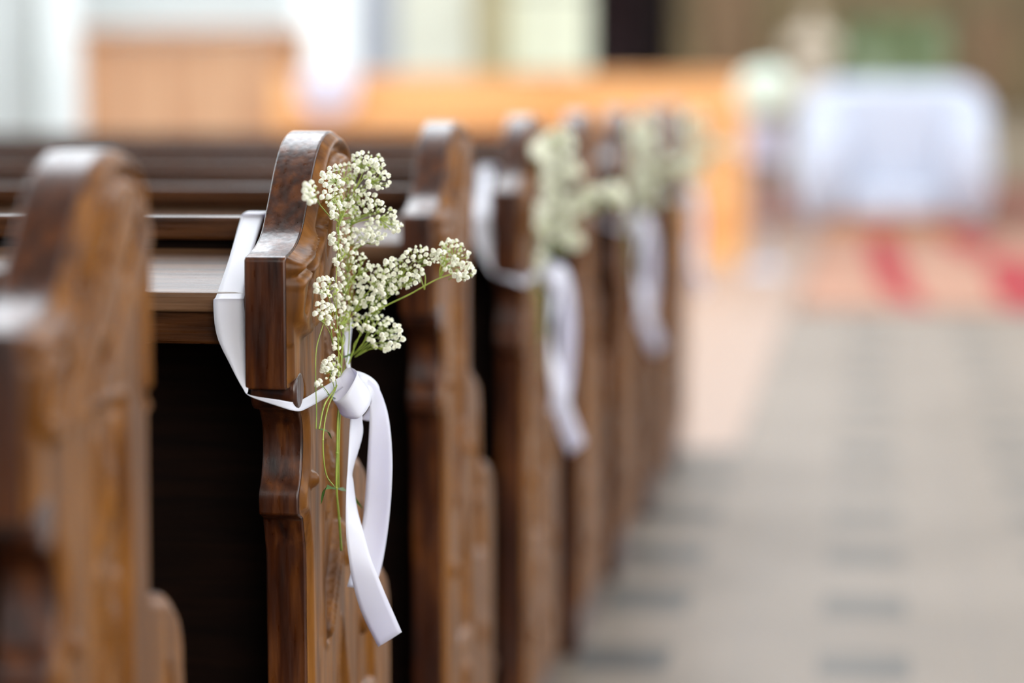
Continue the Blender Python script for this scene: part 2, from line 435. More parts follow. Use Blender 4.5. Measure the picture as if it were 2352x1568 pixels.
# flower ball on a stand
def flower_stand():
    Y = 16.2
    c = at(1758, 212, Y=Y)
    t = empty('flower_stand', (c.x, Y, 0))
    tag(t, 'slim white pedestal with lilac cloth beside the end of the orange choir pew', 'stand')
    obj('base', lathe([(.12, 0), (.12, .02), (.03, .05)], 28), M['linen'], t, True)
    obj('pole', lathe([(.018, .04), (.018, c.z - .35), (.03, c.z - .33)], 16), M['linen'], t, True)
    bm = bmesh.new(); prof = [(.03, c.z - .185), (.10, c.z - .19), (.105, c.z - .22), (.11, c.z - .34), (.10, c.z - .42)]
    seg = 40; prev = None
    for j, (r, z) in enumerate(prof):
        ring = [bm.verts.new((r * (1 + .06 * j / 4 * math.sin(k * 2 * PI / seg * 9)) * math.cos(2 * PI * k / seg), r * (1 + .06 * j / 4 * math.sin(k * 2 * PI / seg * 9)) * math.sin(2 * PI * k / seg), z)) for k in range(seg)]
        if prev:
            for k in range(seg): bm.faces.new((prev[k], prev[(k + 1) % seg], ring[(k + 1) % seg], ring[k]))
        prev = ring
    bmesh.ops.solidify(bm, geom=list(bm.faces), thickness=.003)
    obj('cloth_skirt', bm, M['lilac'], t, True)
    b = empty('flower_ball', c); R = .155
    tag(b, 'round cream and pale green flower ball on the white pedestal', 'flowers')
    bm = bmesh.new(); bmesh.ops.create_icosphere(bm, subdivisions=3, radius=R * .85)
    obj('moss_core', bm, mat('pale_moss', base=(.50, .56, .44), rough=.8), b, True)
    bm = bmesh.new(); n = 420
    for i in range(n):
        z = 1 - 2 * (i + .5) / n; ph = i * 2.399963; q = math.sqrt(1 - z * z)
        d = Vector((q * math.cos(ph), q * math.sin(ph), z))
        bmesh.ops.create_icosphere(bm, subdivisions=1, radius=random.uniform(.011, .017), matrix=Matrix.Translation(d * R * random.uniform(.9, 1.06)))
    tag(obj('blossoms', bm, mat('white_blossom', base=(.78, .84, .74), rough=.6), b), kind='stuff')
flower_stand()

# white-draped double kneeler
def kneeler():
    Y = 20.9
    x0, x1 = at(1822, 400, Y=Y).x, at(2288, 400, Y=Y).x
    zt = at(2050, 190, Y=Y).z
    cx = (x0 + x1) / 2; hw = (x1 - x0) / 2
    t = empty('draped_kneeler', (cx, Y, .018))
    tag(t, 'wide white cloth-draped kneeling bench with rounded corners behind the red patterned rug', 'kneeler')
    # back cover: rounded slab with folds
    bm = bmesh.new(); nx, nz = 60, 30; rows = []
    def outline(z):   # half width at height
        f = z / zt; r = .30
        if z > zt - r:
            return hw - r + math.sqrt(max(0, r * r - (z - (zt - r)) ** 2)) - .04
        return hw - .04 - .05 * (1 - f) ** 2
    for j in range(nz + 1):
        z = .06 + (zt - .06 - .002) * j / nz; w_ = outline(z); row = []
        for i in range(nx + 1):
            u = -1 + 2 * i / nx
            y = .012 * math.sin(u * 26) * (1 - j / nz) + .08 * abs(u) ** 6 + (.05 * max(0, (j / nz - .9) * 10) ** 2)
            row.append(bm.verts.new((u * w_, y, z)))
        rows.append(row)
    for a, b in zip(rows, rows[1:]):
        for i in range(nx): bm.faces.new((a[i], a[i + 1], b[i + 1], b[i]))
    bmesh.ops.recalc_face_normals(bm, faces=bm.faces)
    bmesh.ops.solidify(bm, geom=list(bm.faces), thickness=.12)
    obj('back_cover', bm, M['linen'], t, True)
    # two rounded side drapes that swell forward
    for s in (-1, 1):
        bm = bmesh.new()
        hgt = .92; zc = .06; prev = None; seg = 36
        for j in range(18):
            f = j / 17
            rx = (.235 if s < 0 else .2) * (math.sin(PI * min(1, f * .92 + .08)) ** .5) * (.9 + .1 * f)
            ry = .26 * (math.sin(PI * min(1, f * .92 + .08)) ** .5)
            z = zc + hgt * f
            ring = [bm.verts.new((s * (hw - .22) + rx * (1 + .05 * math.sin(k * 2 * PI / seg * 8)) * math.cos(2 * PI * k / seg), -.12 + ry * (1 + .05 * math.sin(k * 2 * PI / seg * 8)) * math.sin(2 * PI * k / seg), z)) for k in range(seg)]
            if prev:
                for k in range(seg): bm.faces.new((prev[k], prev[(k + 1) % seg], ring[(k + 1) % seg], ring[k]))
            else: bm.faces.new(ring[::-1])
            prev = ring
        bm.faces.new(prev)
        obj('side_drape', bm, M['linen'], t, True)
    o = obj('kneeling_cushion', boxes((-hw + .42, hw - .42, -.3, -.02, .12, .32)), M['linen'], t); bevel(o, .05, 4)
    obj('base_frame', boxes((-hw + .2, hw - .2, -.25, .05, 0, .12)), M['tan_dark'], t)
kneeler()

# patterned rug in front of it
def rug():
    a = at(1826, 712, Z=0)
    y0, y1 = a.y, 21.4; x0, x1 = a.x, a.x + 3.0
    t = empty('patterned_rug', ((x0 + x1) / 2, (y0 + y1) / 2, 0))
    tag(t, 'peach rug with bold red motifs lying in the aisle before the white kneeler', 'rug')
    o = obj('pile', boxes((x0, x1, y0, y1, .001, .012)), M['rug'], t); o.matrix_parent_inverse = t.matrix_world.inverted()
    o.location = (-t.location.x, -t.location.y, 0)
    def motif(pts):
        bm = bmesh.new(); vs = []
        P = [at(px, py, Z=.012) for px, py in pts]
        P = [Vector((p.x - t.location.x, p.y - t.location.y, .0125)) for p in P]
        P = cr(P + [P[0]], 5)[:-1]
        f = bm.faces.new([bm.verts.new(p) for p in P])
        ex = bmesh.ops.extrude_face_region(bm, geom=[f])
        for q in ex['geom']:
            if isinstance(q, bmesh.types.BMVert): q.co.z += .004
        bmesh.ops.recalc_face_normals(bm, faces=bm.faces)
        obj('red_motif', bm, M['redcloth'], t)
    motif([(1985, 545), (2040, 540), (2075, 590), (2095, 650), (2130, 705), (2080, 695), (2030, 670), (2000, 610)])
    motif([(2150, 540), (2230, 535), (2290, 565), (2240, 590), (2190, 570)])
    motif([(2265, 600), (2340, 590), (2420, 640), (2400, 705), (2310, 705), (2275, 650)])
rug()

# side altar at the right: gilded back, painting, statue
def altar():
    Y = 24.6
    x0 = at(1546, 100, Y=Y).x
    t = empty('altarpiece', (x0 + 1.9, Y, 0)); ox = -(x0 + 1.9)
    tag(t, 'broad brown and old gold wooden altarpiece filling the far right background', 'altar')
    X = lambda px: at(px, 100, Y=Y).x + ox
    Zz = lambda py: at(1900, py, Y=Y).z
    zb = .30
    obj('back_panel', boxes((X(1548), X(2620), .1, .5, zb, 4.2)), M['gold'], t)
    for p0, p1 in ((1548, 1604), (1742, 1800), (2182, 2214), (2330, 2372), (2560, 2620)):
        o = obj('pilaster', boxes((X(p0), X(p1), -.05, .12, zb, 4.2)), M['gold'], t); bevel(o, .02)
    at_ = empty('altar_table', (x0 + 1.9, Y - .1, zb))
    tag(at_, 'long khaki stone altar table beneath the green painting', 'altar')
    o = obj('table_body', boxes((X(1800), X(2600), -.85, 0, 0, Zz(275) - zb)), M['khaki'], at_); bevel(o, .02)
    o = obj('table_slab', boxes((X(1790), X(2610), -.92, .02, Zz(275) - zb, Zz(262) - zb)), M['khaki'], at_); bevel(o, .02)
    o = obj('brown_panel', boxes((X(2216), X(2328), .05, .11, Zz(240), Zz(30))), M['brownpanel'], t); bevel(o, .02)
    o = obj('brown_panel', boxes((X(1604), X(1738), .05, .11, Zz(240), Zz(-80))), M['brownpanel'], t); bevel(o, .02)
    # painting
    p = empty('foliage_painting', (at(2050, 100, Y=Y).x, Y - .15, (Zz(190) + Zz(48)) / 2))
    tag(p, 'wide green foliage painting hanging on the altarpiece above the white kneeler', 'painting')
    hw = (X(2176) - X(1924)) / 2; hh = (Zz(48) - Zz(200)) / 2
    obj('canvas', boxes((-hw, hw, .02, .05, -hh, hh)), M['green'], p)
    o = obj('frame', boxes((-hw - .05, hw + .05, 0, .08, hh, hh + .06), (-hw - .05, hw + .05, 0, .08, -hh - .06, -hh), (-hw - .05, -hw, 0, .08, -hh, hh), (hw, hw + .05, 0, .08, -hh, hh)), M['gold'], p)
    # ivory statue standing on the altar table
    s = empty('ivory_statue', (at(1866, 100, Y=Y - .35).x, Y - .35, Zz(262)))
    tag(s, 'cream robed statue standing on the altar left of the green painting', 'statue')
    g = at(1866, 20, Y=Y - .35).z - Zz(262)
    bm = lathe([(.21, 0), (.22, .05), (.19, .08), (.21, g * .12), (.18, g * .3), (.165, g * .5), (.18, g * .62), (.20, g * .72), (.185, g * .77), (.12, g * .805), (.06, g * .82), (.05, g * .85)], 48)
    for v in bm.verts:      # robe folds, flatter front to back
        if v.co.z < g * .7:
            a = math.atan2(v.co.y, v.co.x); f = 1 + .06 * math.sin(a * 11) * (1 - v.co.z / (g * .7))
            v.co.x *= f; v.co.y *= f
        v.co.y *= .75
    for sd in (-1, 1):
        tube(bm, cr([(sd * .18, 0, g * .74), (sd * .21, -.05, g * .62), (sd * .12, -.15, g * .58), (sd * .01, -.17, g * .66)], 6), .055, .03, 12)
    o = obj('robe', bm, M['ivory'], s, True)
    bm = bmesh.new(); bmesh.ops.create_uvsphere(bm, u_segments=24, v_segments=16, radius=1)
    for v in bm.verts: v.co = Vector((v.co.x * .085, v.co.y * .1 - .01 - (.03 if abs(v.co.x) < .15 and v.co.y < -.85 and abs(v.co.z) < .25 else 0), g * .915 + v.co.z * g * .085))
    obj('head', bm, M['ivory'], s, True)
    return
altar()
# dark confessional / doorway box between window and altarpiece
def confessional():
    Y = 24.2
    x0, x1 = at(1352, 100, Y=Y).x, at(1528, 100, Y=Y).x; hw = (x1 - x0) / 2
    t = empty('confessional', ((x0 + x1) / 2, Y, 0))
    tag(t, 'tall near-black wooden confessional with plum curtain right of the yellow-green window', 'confessional')
    obj('carcass', boxes((-hw, hw, .12, 1.0, 0, 3.0)), M['black'], t)
    for s in (-1, 1):
        o = obj('post', boxes((s * (hw - .05) - .05, s * (hw - .05) + .05, 0, .14, 0, 3.0)), M['black'], t); bevel(o, .01)
    o = obj('cornice', boxes((-hw - .04, hw + .01, -.06, 1.05, 3.0, 3.15)), M['black'], t); bevel(o, .02)
    bm = bmesh.new(); n = 60; rows = []
    for z in (.2, 1.2, 2.6):
        rows.append([bm.verts.new((-hw + .06 + (hw * 1.05) * i / n, .07 + .025 * math.sin(i / n * 38), z)) for i in range(n + 1)])
    for a, b in zip(rows, rows[1:]):
        for i in range(n): bm.faces.new((a[i], a[i + 1], b[i + 1], b[i]))
    bmesh.ops.solidify(bm, geom=list(bm.faces), thickness=.004)
    obj('curtain', bm, M['plum'], t, True)
confessional()

# ------------------------------------------------------------------ pews
XR = -.5597      # aisle face of the pew ends
TH = .0410       # thickness of a pew end
# outline of a pew end in (y, z); y from its foremost shoulder
FRONT = [(.072, .0), (.072, .05), (.085, .09), (.088, .30), (.085, .52), (.082, .655), (.070, .690), (.052, .697)]
FRONT += [tuple(p[:2]) for p in cr([(.052, .700, 0), (.052, .718, 0), (.064, .735, 0), (.072, .76, 0), (.070, .785, 0), (.056, .803, 0), (.050, .815, 0)], 3)]
BLOCK = [(.050, .820), (.040, .828), (.001, .828), (.0, .832), (.0, .955), (.003, .958)]
HUMP = [tuple(p[:2]) for p in cr([(.003, .958, 0), (.037, .964, 0), (.073, .978, 0), (.104, 1.008, 0), (.134, 1.040, 0), (.165, 1.063, 0), (.20, 1.0745, 0), (.236, 1.0755, 0), (.268, 1.067, 0), (.290, 1.048, 0), (.300, 1.018, 0), (.301, .98, 0)], 5)][1:]
BACK = [(.300, .86), (.300, .730)]
BACK += [tuple(p[:2]) for p in cr([(.302, .726, 0), (.32, .722, 0), (.35, .716, 0), (.38, .700, 0), (.396, .675, 0), (.400, .64, 0)], 4)]
BACK += [(.402, .585), (.406, .578)]
BACK += [tuple(p[:2]) for p in cr([(.43, .578, 0), (.47, .574, 0), (.505, .56, 0), (.524, .53, 0), (.528, .49, 0)], 4)]
BACK += [(.530, .40), (.530, .12), (.545, .10), (.545, 0)]
OUT = FRONT + BLOCK + HUMP + BACK

def slab():
    bm = bmesh.new()
    a = [bm.verts.new((0, y, z)) for y, z in OUT]; b = [bm.verts.new((-TH, y, z)) for y, z in OUT]
    n = len(OUT)
    bm.faces.new(a); bm.faces.new(b[::-1])
    for i in range(n): bm.faces.new((a[(i + 1) % n], a[i], b[i], b[(i + 1) % n]))
    bmesh.ops.recalc_face_normals(bm, faces=bm.faces)
    return bm

def inside(y, z):
    c = False; n = len(OUT); j = n - 1
    for i in range(n):
        yi, zi = OUT[i]; yj, zj = OUT[j]
        if (zi > z) != (zj > z) and y < (yj - yi) * (z - zi) / (zj - zi) + yi: c = not c
        j = i
    return c
def segd(p, a, b):
    ax, ay = a; bx, by = b; dx, dy = bx - ax, by - ay
    L = dx * dx + dy * dy
    t = 0 if L == 0 else max(0, min(1, ((p[0] - ax) * dx + (p[1] - ay) * dy) / L))
    return math.hypot(p[0] - ax - t * dx, p[1] - ay - t * dy)
def edged(y, z):
    n = len(OUT)
    return min(segd((y, z), OUT[i], OUT[(i + 1) % n]) for i in range(n))
def polyd(p, pl, closed=True):
    """signed distance (negative inside)"""
    n = len(pl); c = False; j = n - 1; d = 9
    for i in range(n):
        yi, zi = pl[i]; yj, zj = pl[j]
        if (zi > p[1]) != (zj > p[1]) and p[0] < (yj - yi) * (p[1] - zi) / (zj - zi) + yi: c = not c
        d = min(d, segd(p, pl[i], pl[j])); j = i
    return -d if c else d
def ss(a, b, x):
    t = max(0, min(1, (x - a) / (b - a))); return t * t * (3 - 2 * t)

HUMPRIM = [(.001, .955)] + HUMP + [(.301, .90)]
WING = [tuple(p[:2]) for p in cr([(.004, .952, 0), (.004, .905, 0), (.018, .886, 0), (.045, .876, 0), (.070, .880, 0), (.10, .884, 0), (.135, .893, 0), (.165, .904, 0), (.20, .928, 0), (.235, .957, 0), (.272, .990, 0), (.276, 1.012, 0), (.262, 1.035, 0), (.232, 1.052, 0), (.20, 1.05, 0), (.17, 1.04, 0), (.135, 1.015, 0), (.105, .985, 0), (.06, .965, 0)], 3)]
SLITS = [((.028, .905), (.048, .935), .004), ((.060, .893), (.075, .925), .0045), ((.085, .925), (.110, .965), .005), ((.128, .955), (.150, .995), .005),
         ((.165, .995), (.185, 1.030), .006), ((.205, .985), (.240, 1.015), .006), ((.115, .905), (.150, .935), .0045), ((.155, .925), (.195, .965), .0055), ((.045, .945), (.10, .975), .003), ((.11, .985), (.17, 1.028), .0035)]
RECA = [(.148, .89), (.225, .89), (.235, .80), (.235, .66), (.20, .60), (.165, .545), (.150, .55), (.146, .66)]
RECB = [(.235, .555), (.20, .46), (.17, .36), (.29, .36), (.275, .46)]
RECC = [(.345, .66), (.33, .60), (.33, .45), (.42, .45), (.40, .54), (.365, .60)]
LEAVES = [((.165, .86), (.21, .80), .018), ((.215, .87), (.18, .79), .014), ((.165, .76), (.21, .70), .016), ((.215, .75), (.18, .68), .013)]
ROLL = ((.228, .655), (.158, .560))
BOSS = [(.088, .728, .009), (.268, .62, .012), (.36, .53, .016), (.25, .30, .024), (.42, .33, .024), (.14, .47, .014), (.33, .20, .022), (.18, .20, .02)]
def height(y, z):
    d = edged(y, z)
    h = .006 * ss(.0015, .007, d)
    # chamfered front arris: fall back towards the front edge under the block
    if z < .87: h = .006 * ss(.004, .011, d)
    if z > .86:
        dr = min(segd((y, z), HUMPRIM[i], HUMPRIM[i + 1]) for i in range(len(HUMPRIM) - 1))
        h += .004 * math.exp(-((dr - .010) / .0038) ** 2) - .0045 * math.exp(-((dr - .018) / .003) ** 2) + .003 * math.exp(-((dr - .026) / .0035) ** 2)
        wv = polyd((y, z), WING)
        if wv < .02:
            m_ = ss(.003, -.006, wv)
            q = .0095 * m_ * (1 + .09 * math.sin((z - .88) * 150 - (y - .05) * 190 + 2 * math.sin(y * 40)))
            for a, b, r in SLITS:
                q -= .018 * m_ * ss(r * 1.5, r * .4, segd((y, z), a, b))
            h += q
    for R_ in (RECA, RECB, RECC):
        pd = polyd((y, z), R_)
        if pd < .012:
            h -= .0058 * ss(.0, -.006, pd)
            h += .002 * math.exp(-((pd - .004) / .003) ** 2)
    for a, b, r in LEAVES:
        s = segd((y, z), a, b)
        h += .0055 * max(0, 1 - (s / r) ** 2) * (.7 + .3 * math.cos(s * 900))
    s = segd((y, z), *ROLL)
    if s < .009: h = max(h, .006 + .008 * math.sqrt(1 - (s / .009) ** 2) * (.85 + .15 * math.sin((y + z) * 700)))
    for by, bz, r in BOSS:
        s = math.hypot(y - by, z - bz)
        if s < r: h = max(h, .005 + .009 * math.sqrt(1 - (s / r) ** 2))
    return max(h, .0003)

def relief():
    bm = bmesh.new(); V = {}
    st = .0026
    ny = int(.55 / st) + 1; nz = int((1.08 - .10) / st) + 1
    ins = {}
    for i in range(ny):
        for j in range(nz):
            y, z = i * st, .10 + j * st
            if inside(y, z) and edged(y, z) > .0012:
                V[i, j] = bm.verts.new((height(y, z), y, z))
    for (i, j), v in list(V.items()):
        if (i + 1, j) in V and (i, j + 1) in V and (i + 1, j + 1) in V:
            bm.faces.new((v, V[i + 1, j], V[i + 1, j + 1], V[i, j + 1]))
    for v in [v for v in bm.verts if not v.link_faces]: bm.verts.remove(v)
    n = len(OUT)
    for v in bm.verts:       # pull the rim of the carving onto the true outline
        if v.is_boundary and v.co.z > .105:
            best = None
            for i in range(n):
                a, b = Vector(OUT[i]), Vector(OUT[(i + 1) % n]); p = Vector((v.co.y, v.co.z)); ab = b - a
                t = 0 if ab.length == 0 else max(0, min(1, (p - a).dot(ab) / ab.length_squared)); q = a + ab * t
                if best is None or (q - p).length < best[0]: best = ((q - p).length, q, p)
            dd, q, p = best
            if dd > 1e-6:
                w_ = q + (p - q).normalized() * .0016
                v.co.y, v.co.z = w_.x, w_.y; v.co.x = .0003
    return bm

def make_pew():
    root = empty('church_pew')
    e = obj('end_panel', slab(), M['wood'], root, True); e.data.set_sharp_from_angle(angle=math.radians(28)); bevel(e, .0028, 3, 30)
    obj('carved_face', relief(), M['relief'], root, True)
    bm = bmesh.new(); n = 20
    ra = [bm.verts.new((.0065, .034 + .019 * math.cos(2 * PI * k / n), .824 + .019 * math.sin(2 * PI * k / n))) for k in range(n)]
    rb_ = [bm.verts.new((-TH + .001, .034 + .019 * math.cos(2 * PI * k / n), .824 + .019 * math.sin(2 * PI * k / n))) for k in range(n)]
    bm.faces.new(ra); bm.faces.new(rb_[::-1])
    for k in range(n): bm.faces.new((ra[(k + 1) % n], ra[k], rb_[k], rb_[(k + 1) % n]))
    bmesh.ops.recalc_face_normals(bm, faces=bm.faces)
    sc_ = obj('scroll', bm, M['wood'], root, True); sc_.data.set_sharp_from_angle(angle=math.radians(40)); bevel(sc_, .003, 3)
    e2 = e.copy(); C.objects.link(e2); e2.parent = root; e2.location = (-3.9, 0, 0)
    L = -3.9
    # back board, top rail, sloping book rest with fascia, seat, foot rail
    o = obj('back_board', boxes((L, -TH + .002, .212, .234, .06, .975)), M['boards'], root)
    o = obj('top_rail', boxes((L, -TH + .002, .196, .240, .962, .9865)), M['rail'], root); bevel(o, .004, 3)
    bm = bmesh.new()
    v = box(bm, L, -TH + .002, .030, .205, 0, .020)
    for q in v: q.co.z += .9000 + (q.co.y - .03) / .175 * .034
    bmesh.ops.recalc_face_normals(bm, faces=bm.faces)
    o = obj('book_rest', bm, M['shelf'], root); bevel(o, .004, 3)
    o = obj('book_rest_fascia', boxes((L, -TH + .002, .040, .060, .868, .903)), M['rail'], root); bevel(o, .003)
    for x in (-1.3, -2.6):
        bm = bmesh.new()
        a = [bm.verts.new((x, y, z)) for y, z in ((.06, .90), (.06, .87), (.215, .70), (.215, .925))]
        f = bm.faces.new(a); r = bmesh.ops.extrude_face_region(bm, geom=[f])
        for q in r['geom']:
            if isinstance(q, bmesh.types.BMVert): q.co.x += .025
        bmesh.ops.recalc_face_normals(bm, faces=bm.faces)
        obj('shelf_bracket', bm, M['boards'], root)
    o = obj('seat', boxes((L, -TH + .002, .236, .515, .515, .54)), M['rail'], root); bevel(o, .008, 3)
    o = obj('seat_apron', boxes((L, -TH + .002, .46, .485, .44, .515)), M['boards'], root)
    o = obj('kneeling_board', boxes((L, -TH + .002, -.13, .03, .17, .195)), M['rail'], root); bevel(o, .006, 2)
    for x in (-.12, -1.3, -2.6, -3.7):
        o = obj('kneeler_bracket', boxes((x - .02, x + .02, -.10, .21, .0, .17)), M['boards'], root)
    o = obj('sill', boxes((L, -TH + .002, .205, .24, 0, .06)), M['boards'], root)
    return root
PY = [1.69, 2.5, 3.362, 4.20, 5.05, 5.88, 6.76, 7.60]
LAB = ['dark carved pew nearest the camera, strongly blurred at the left edge',
       'sharp dark oak pew with carved end, in focus behind the first flower bunch',
       'dark pew directly behind the sharp flower-decked pew, carrying no flowers',
       'dark pew carrying the second flower bunch and a long white ribbon tail',
       'dark plain-ended pew between the second and third flower bunches',
       'dark pew carrying the third, blurred pale green flower bunch',
       'dark plain-ended pew between the third and the last flower bunch',
       'last dark pew of the row, next before the orange choir pew']
proto = make_pew(); pews = []
for i, y in enumerate(PY):
    p = proto if i == 0 else copy_tree(proto)
    p.location = (XR, y, 0); tag(p, LAB[i], 'pew', 'dark oak pews in the left row'); pews.append(p)
struct('added_dark_floor', boxes((-6.2, XR - .05, 1.0, 8.4, 0, .004)), M['boards'])  # dark sheet added over the floor to stop light bouncing under the pews

# ------------------------------------------------------------------ satin ribbons
Y1 = PY[1]
def E(l, r, yl, yr=None):
    yr = yl if yr is None else yr
    o = Vector((XR, Y1, 0))
    return (at(*l, Y=yl) - o, at(*r, Y=yr) - o)
def make_ribbon(long=False):
    t = empty('ribbon')
    o0 = Vector((XR, Y1, 0))
    RZ = .9875
    # strap: over the top rail, down over the book rest edge, under the block, round to the knot
    a = E((556, 503), (606, 503), Y1 + .193)
    top = [(Vector((q.x, .248, .93)), Vector((p.x, .248, .93))) for q, p in (a,)]
    ed = top + [(Vector((a[0].x, .246, RZ - .012)), Vector((a[1].x, .246, RZ - .012))), (Vector((a[0].x, .236, RZ + .003)), Vector((a[1].x, .236, RZ + .003))),
          (Vector((a[0].x, .198, RZ + .003)), Vector((a[1].x, .198, RZ + .003))), (Vector((a[0].x - .001, .188, RZ - .004)), Vector((a[1].x - .001, .188, RZ - .004))),
          E((527, 590), (578, 590), Y1 + .10), E((498, 676), (562, 676), Y1 + .030), E((490, 695), (560, 695), Y1 + .022),
          E((498, 770), (567, 770), Y1 + .018), E((530, 840), (570, 840), Y1 + .010), E((557, 890), (570, 893), Y1 + .000),
          E((575, 907), (573, 909), Y1 - .006), E((640, 918), (632, 930), Y1 - .004), E((676, 923), (680, 944), Y1 + .022),
          E((700, 914), (706, 937), Y1 + .050), E((750, 884), (757, 908), Y1 + .085), E((788, 862), (795, 886), Y1 + .11), E((812, 862), (815, 884), Y1 + .12)]
    obj('strap', strip(ed, 6, 5), M['satin'], t, True)
    # strand going up behind the flowers and round the back edge of the pew end
    obj('strand', strip([E((808, 870), (822, 872), Y1 + .12), E((796, 840), (806, 846), Y1 + .14), E((789, 800), (804, 802), Y1 + .19), E((788, 770), (806, 770), Y1 + .25), E((790, 735), (808, 735), Y1 + .30), E((783, 715), (800, 712), Y1 + .32)], 6, 4), M['satin'], t, True)
    # front loop: ellipse swept by the ribbon width
    rim = [(805, 843), (791, 850), (773, 882), (761, 908), (764, 919), (777, 920), (797, 902), (817, 867), (819, 852), (805, 843)]
    ext = [(838, 880), (826, 890), (806, 918), (781, 943), (790, 957), (811, 962), (829, 957), (849, 930), (850, 902), (838, 880)]
    yy = [.104, .106, .104, .098, .088, .080, .078, .086, .096, .104]
    obj('bow_loop', strip([E(r_, e_, Y1 + d, Y1 + d + .006) for r_, e_, d in zip(rim, ext, yy)], 6, 6, bulge=.05), M['satin'], t, True)
    obj('bow_loop', strip([E((812, 850), (818, 885), Y1 + .122, Y1 + .112), E((832, 855), (834, 896), Y1 + .126, Y1 + .114), E((853, 866), (845, 908), Y1 + .130, Y1 + .118), E((868, 882), (850, 918), Y1 + .138, Y1 + .122),
        E((872, 901), (851, 930), Y1 + .148, Y1 + .128), E((864, 932), (842, 946), Y1 + .156, Y1 + .136), E((850, 967), (828, 963), Y1 + .158, Y1 + .142)], 6, 6, bulge=-.05), M['satin'], t, True)
    bm = bmesh.new(); bmesh.ops.create_icosphere(bm, subdivisions=3, radius=1)
    kc = at(826, 884, Y=Y1 + .118) - o0
    for v in bm.verts:
        n = v.co.copy(); f = 1 + .10 * math.sin(n.z * 9 + n.x * 4)
        v.co = kc + Vector((n.x * .0085 * f, n.y * .008 * f, n.z * .011))
    obj('knot', bm, M['satin'], t, True)
    s = 1.0
    def dn(p, k):      # longer tails on the farther pews
        return (p[0] + (0 if not long else (p[1] - 960) * (.02)), 960 + (p[1] - 960) * (1.15 if long else 1))
    tl = [((804, 940), (832, 944)), ((804, 962), (832, 966)), ((802, 1001), (832, 1001)), ((798, 1079), (810, 1079)), ((796, 1106), (811, 1106)), ((794, 1170), (820, 1168)), ((795, 1225), (834, 1220)), ((802, 1290), (850, 1276)), ((812, 1345), (868, 1322)), ((832, 1410), (890, 1375)), ((869, 1485), (923, 1451))]
    ya = [.115, .115, .112, .104, .102, .098, .096, .095, .10, .105, .11]; yb = [.120, .125, .132, .13, .126, .118, .108, .102, .10, .10, .102]
    obj('tail', strip([E(dn(l, 0), dn(r, 0), Y1 + a_, Y1 + b_) for (l, r), a_, b_ in zip(tl, ya, yb)], 6, 6, bulge=.04), M['satin'], t, True)
    tr = [((834, 884), (846, 868)), ((846, 905), (868, 888)), ((849, 942), (886, 932)), ((848, 987), (896, 982)), ((844, 1056), (901, 1056)), ((840, 1125), (899, 1128)), ((834, 1190), (893, 1198)), ((824, 1240), (884, 1262)), ((812, 1290), (874, 1310)), ((797, 1347), (858, 1358))]
    ya = [.118, .122, .130, .138, .145, .146, .142, .138, .134, .130]; yb = [.12, .13, .14, .142, .140, .138, .140, .146, .15, .15]
    obj('tail', strip([E(dn(l, 0), dn(r, 0), Y1 + a_, Y1 + b_) for (l, r), a_, b_ in zip(tr, ya, yb)], 6, 6, bulge=-.06), M['satin'], t, True)
    return t
rb = make_ribbon(); rb.location = (XR, Y1, 0)
tag(rb, 'sharp white satin ribbon with bow tied round the in-focus pew end', 'ribbon', 'white ribbons tied on the pew ends')
rl = make_ribbon(True)
for i, (k, lb) in enumerate(((3, 'slightly blurred white ribbon tied round the pew end with the second flower bunch'), (5, 'blurred white ribbon below the third flower bunch'), (7, 'faint lilac-white ribbon tied on the last dark pew'))):
    r = rl if i == 0 else copy_tree(rl)
    r.location = (XR, PY[k], 0); tag(r, lb, 'ribbon', 'white ribbons tied on the pew ends')

# ------------------------------------------------------------------ baby's breath
def floret_mesh(bm, kind, Mx, scale=1.0):
    """a double baby's-breath floret: ruffled petals on a small green calyx; +z is up"""
    rnd = random.Random(kind)
    r = .0027 * scale
    def P(v): return bm.verts.new(Mx @ Vector(v))
    layers = [(6, .95, .10, 1.0), (5, .72, .55, .85), (4, .40, .95, .6)] if kind < 3 else [(4, .5, .3, .75), (3, .3, .8, .6)]
    for n, rad, lift, sz in layers:
        off = rnd.uniform(0, 6)
        for k in range(n):
            a = off + 2 * PI * k / n + rnd.uniform(-.2, .2)
            ca, sa = math.cos(a), math.sin(a); wd = .52 * sz * r * rnd.uniform(.85, 1.2)
            rr = rad * r * rnd.uniform(.85, 1.15); zz = lift * r
            tx, ty = -sa, ca
            b0 = P((ca * rr * .1, sa * rr * .1, zz * .6))
            m1 = P((ca * rr * .65 + tx * wd, sa * rr * .65 + ty * wd, zz + .15 * r))
            m2 = P((ca * rr * .65 - tx * wd, sa * rr * .65 - ty * wd, zz + .25 * r))
            mc = P((ca * rr * .7, sa * rr * .7, zz + .42 * r))
            t1 = P((ca * rr * 1.12 + tx * wd * .6, sa * rr * 1.12 + ty * wd * .6, zz + .05 * r))
            t2 = P((ca * rr * 1.08 - tx * wd * .6, sa * rr * 1.08 - ty * wd * .6, zz + .12 * r))
            for f in ((b0, m1, mc), (b0, mc, m2), (m1, t1, mc), (mc, t1, t2), (mc, t2, m2)):
                q = bm.faces.new(f); q.material_index = 0
    # soft heart
    hv = [P((math.cos(k * PI / 3) * r * .55, math.sin(k * PI / 3) * r * .55, r * .1)) for k in range(6)]; tp = P((0, 0, r * 1.25))
    for k in range(6): bm.faces.new((hv[k], hv[(k + 1) % 6], tp)).material_index = 0
    # calyx
    cv = [P((math.cos(k * PI / 3) * r * .5, math.sin(k * PI / 3) * r * .5, r * .12)) for k in range(6)]; bt = P((0, 0, -r * .65))
    for k in range(6): bm.faces.new((cv[(k + 1) % 6], cv[k], bt)).material_index = 1

